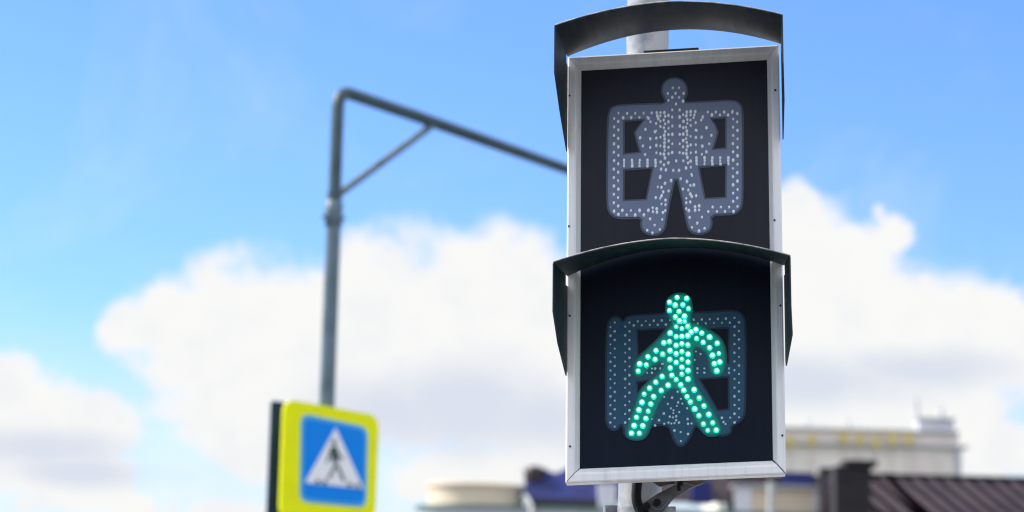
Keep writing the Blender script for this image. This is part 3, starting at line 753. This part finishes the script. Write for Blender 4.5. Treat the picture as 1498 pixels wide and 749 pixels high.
def warp(v, n, amp, amp2): return math_('ADD', v, math_('ADD', math_('MULTIPLY', math_('SUBTRACT', n, .5), amp), math_('MULTIPLY', math_('SUBTRACT', wc_, .5), amp2)))
off_ = nd('ShaderNodeVectorMath'); off_.operation = 'ADD'; LK(D, off_.inputs[0]); off_.inputs[1].default_value = (3.1, 1.7, 5.2)
az = warp(az, wa, 3.6, .5); el = warp(el, noise(off_.outputs[0], 18, 6, .6), 3.0, .5)
def azel(px, py):
    d = ray(px, py); d = d/np.linalg.norm(d); return math.degrees(math.atan2(d[0], d[1])), math.degrees(math.asin(d[2]))
DPP = 57.29578/FPX
def blob(px, py, rx_, ry_):
    a, e = azel(px, py)
    dx = math_('MULTIPLY', math_('SUBTRACT', az, a), 1/(rx_*DPP)); dy = math_('MULTIPLY', math_('SUBTRACT', el, e), 1/(ry_*DPP))
    return math_('SUBTRACT', 1.0, math_('SQRT', math_('ADD', math_('MULTIPLY', dx, dx), math_('MULTIPLY', dy, dy))))
def field(bl):
    v = None
    for b in bl:
        q = blob(*b)
        if v is None: v = q
        else:
            n = nd('ShaderNodeMath'); n.operation = 'SMOOTH_MAX'; LK(v, n.inputs[0]); LK(q, n.inputs[1]); n.inputs[2].default_value = .12; v = n.outputs[0]
    return v
CL = [ # the long cumulus
    (640, 520, 330, 190), (340, 500, 170, 120), (470, 470, 200, 110), (720, 430, 160, 105), (560, 420, 130, 85), (225, 480, 75, 60), (420, 600, 220, 110), (780, 560, 200, 150), (900, 500, 200, 160), (700, 690, 200, 60),
    # left low cloud
    (20, 580, 130, 90), (90, 620, 130, 70), (20, 680, 200, 60), (130, 735, 180, 40),
    # right cloud
    (1180, 430, 150, 145), (1290, 450, 170, 110), (1290, 325, 36, 28), (1255, 362, 80, 55), (1370, 490, 140, 98), (1480, 505, 105, 62), (1250, 570, 260, 100), (1440, 640, 100, 62), (1160, 330, 60, 55), (1100, 660, 260, 60),
    (340, 738, 60, 20)]
F = field(CL)
nz1 = noise(D, 26, 8, .58, .3); nz2 = noise(D, 75, 5, .6)
Fn = math_('ADD', F, math_('ADD', math_('MULTIPLY', math_('SUBTRACT', nz1, .5), .95), math_('MULTIPLY', math_('SUBTRACT', nz2, .5), .30)))
dens = smooth(Fn, -.08, .42)
az, el = AZ0, EL0
# unseen clouds added round the rest of the sky for their light
wide = math_('SQRT', math_('ADD', math_('POWER', math_('ABSOLUTE', math_('DIVIDE', az, 15)), 2), math_('POWER', math_('ABSOLUTE', math_('DIVIDE', math_('SUBTRACT', el, 9), 9)), 2)))
gen = math_('MULTIPLY', smooth(noise(D, 2.6, 8, .55, .4), .43, .60), smooth(math_('MAXIMUM', el, math_('MULTIPLY', wide, 6.0)), 20, 38))
wisp = math_('MULTIPLY', smooth(noise(D, 9, 6, .6, 1.0), .5, .85), .35)
low = math_('MULTIPLY', smooth(math_('MULTIPLY', el, -1.0), -8.0, -3.0), .62)      # milky air near the horizon
dens = math_('MAXIMUM', math_('MAXIMUM', dens, gen), math_('ADD', math_('MULTIPLY', wisp, .5), low))
dens = math_('MINIMUM', dens, 1.0)
# grey-blue cloud bellies
SHD = [(680, 585, 210, 85), (560, 600, 150, 70), (800, 610, 150, 70), (60, 655, 200, 40), (120, 690, 160, 30), (1200, 560, 200, 50), (1330, 540, 160, 40)]
shf = math_('ADD', field(SHD), math_('MULTIPLY', math_('SUBTRACT', noise(D, 20, 6, .55), .5), 1.3))
shade = math_('MULTIPLY', smooth(shf, -.3, .9), .66)
shade = math_('MAXIMUM', shade, math_('MULTIPLY', smooth(noise(D, 38, 6, .6), .42, .72), .18))
CB = 4.1                                  # cloud radiance in sky units
cloud = mixc(shade, (CB*1.0, CB*1.0, CB*.985), (CB*.62, CB*.69, CB*.86))
sky = nd('ShaderNodeTexSky'); sky.sky_type = 'NISHITA'; sky.sun_disc = False; sky.sun_elevation = SUN_EL
sky.sun_rotation = math.atan2(sd.x, sd.y); sky.air_density = 1.0; sky.dust_density = .3; sky.ozone_density = 2.2; sky.altitude = 0
tint = nd('ShaderNodeMix'); tint.data_type = 'RGBA'; tint.blend_type = 'MULTIPLY'; tint.inputs[0].default_value = 1
LK(sky.outputs[0], tint.inputs[6]); tint.inputs[7].default_value = (.47, .645, .95, 1)
high = smooth(el, 20, 42)                 # unseen overhead clouds, brightened to light the signal frame from above
hi = nd('ShaderNodeMix'); hi.data_type = 'RGBA'; LK(high, hi.inputs[0]); LK(cloud, hi.inputs[6]); hi.inputs[7].default_value = (CB*3.6, CB*3.6, CB*3.55, 1)
fin = mixc(dens, tint.outputs[2], hi.outputs[2])
bg = nd('ShaderNodeBackground'); bg.inputs['Strength'].default_value = .1; LK(fin, bg.inputs[0])
wo = nd('ShaderNodeOutputWorld'); LK(bg.outputs[0], wo.inputs[0])
wd_.cycles.sampling_method = 'MANUAL'; wd_.cycles.sample_map_resolution = 1024

# ================================================================== CAMERA
cd = bpy.data.cameras.new('camera'); cam = bpy.data.objects.new('camera', cd); COL.objects.link(cam); SC.camera = cam
cd.sensor_width = 36; cd.lens = FPX/1498*36; cd.clip_end = 4000; cd.clip_start = .05
Mx = Matrix(((RT[0], UP[0], -FW[0], CAM[0]), (RT[1], UP[1], -FW[1], CAM[1]), (RT[2], UP[2], -FW[2], CAM[2]), (0, 0, 0, 1))); cam.matrix_world = Mx
cd.dof.use_dof = True; cd.dof.focus_distance = 4.70; cd.dof.aperture_fstop = 4.0; cd.dof.aperture_blades = 0

SC.view_settings.view_transform = 'Standard'; SC.view_settings.look = 'None'; SC.view_settings.exposure = EXPOSURE; SC.view_settings.gamma = 1
SC.render.engine = 'CYCLES'
SC.cycles.use_denoising = True
SC.cycles.max_bounces = 6; SC.cycles.sample_clamp_indirect = 6
SC.cycles.filter_width = 1.2
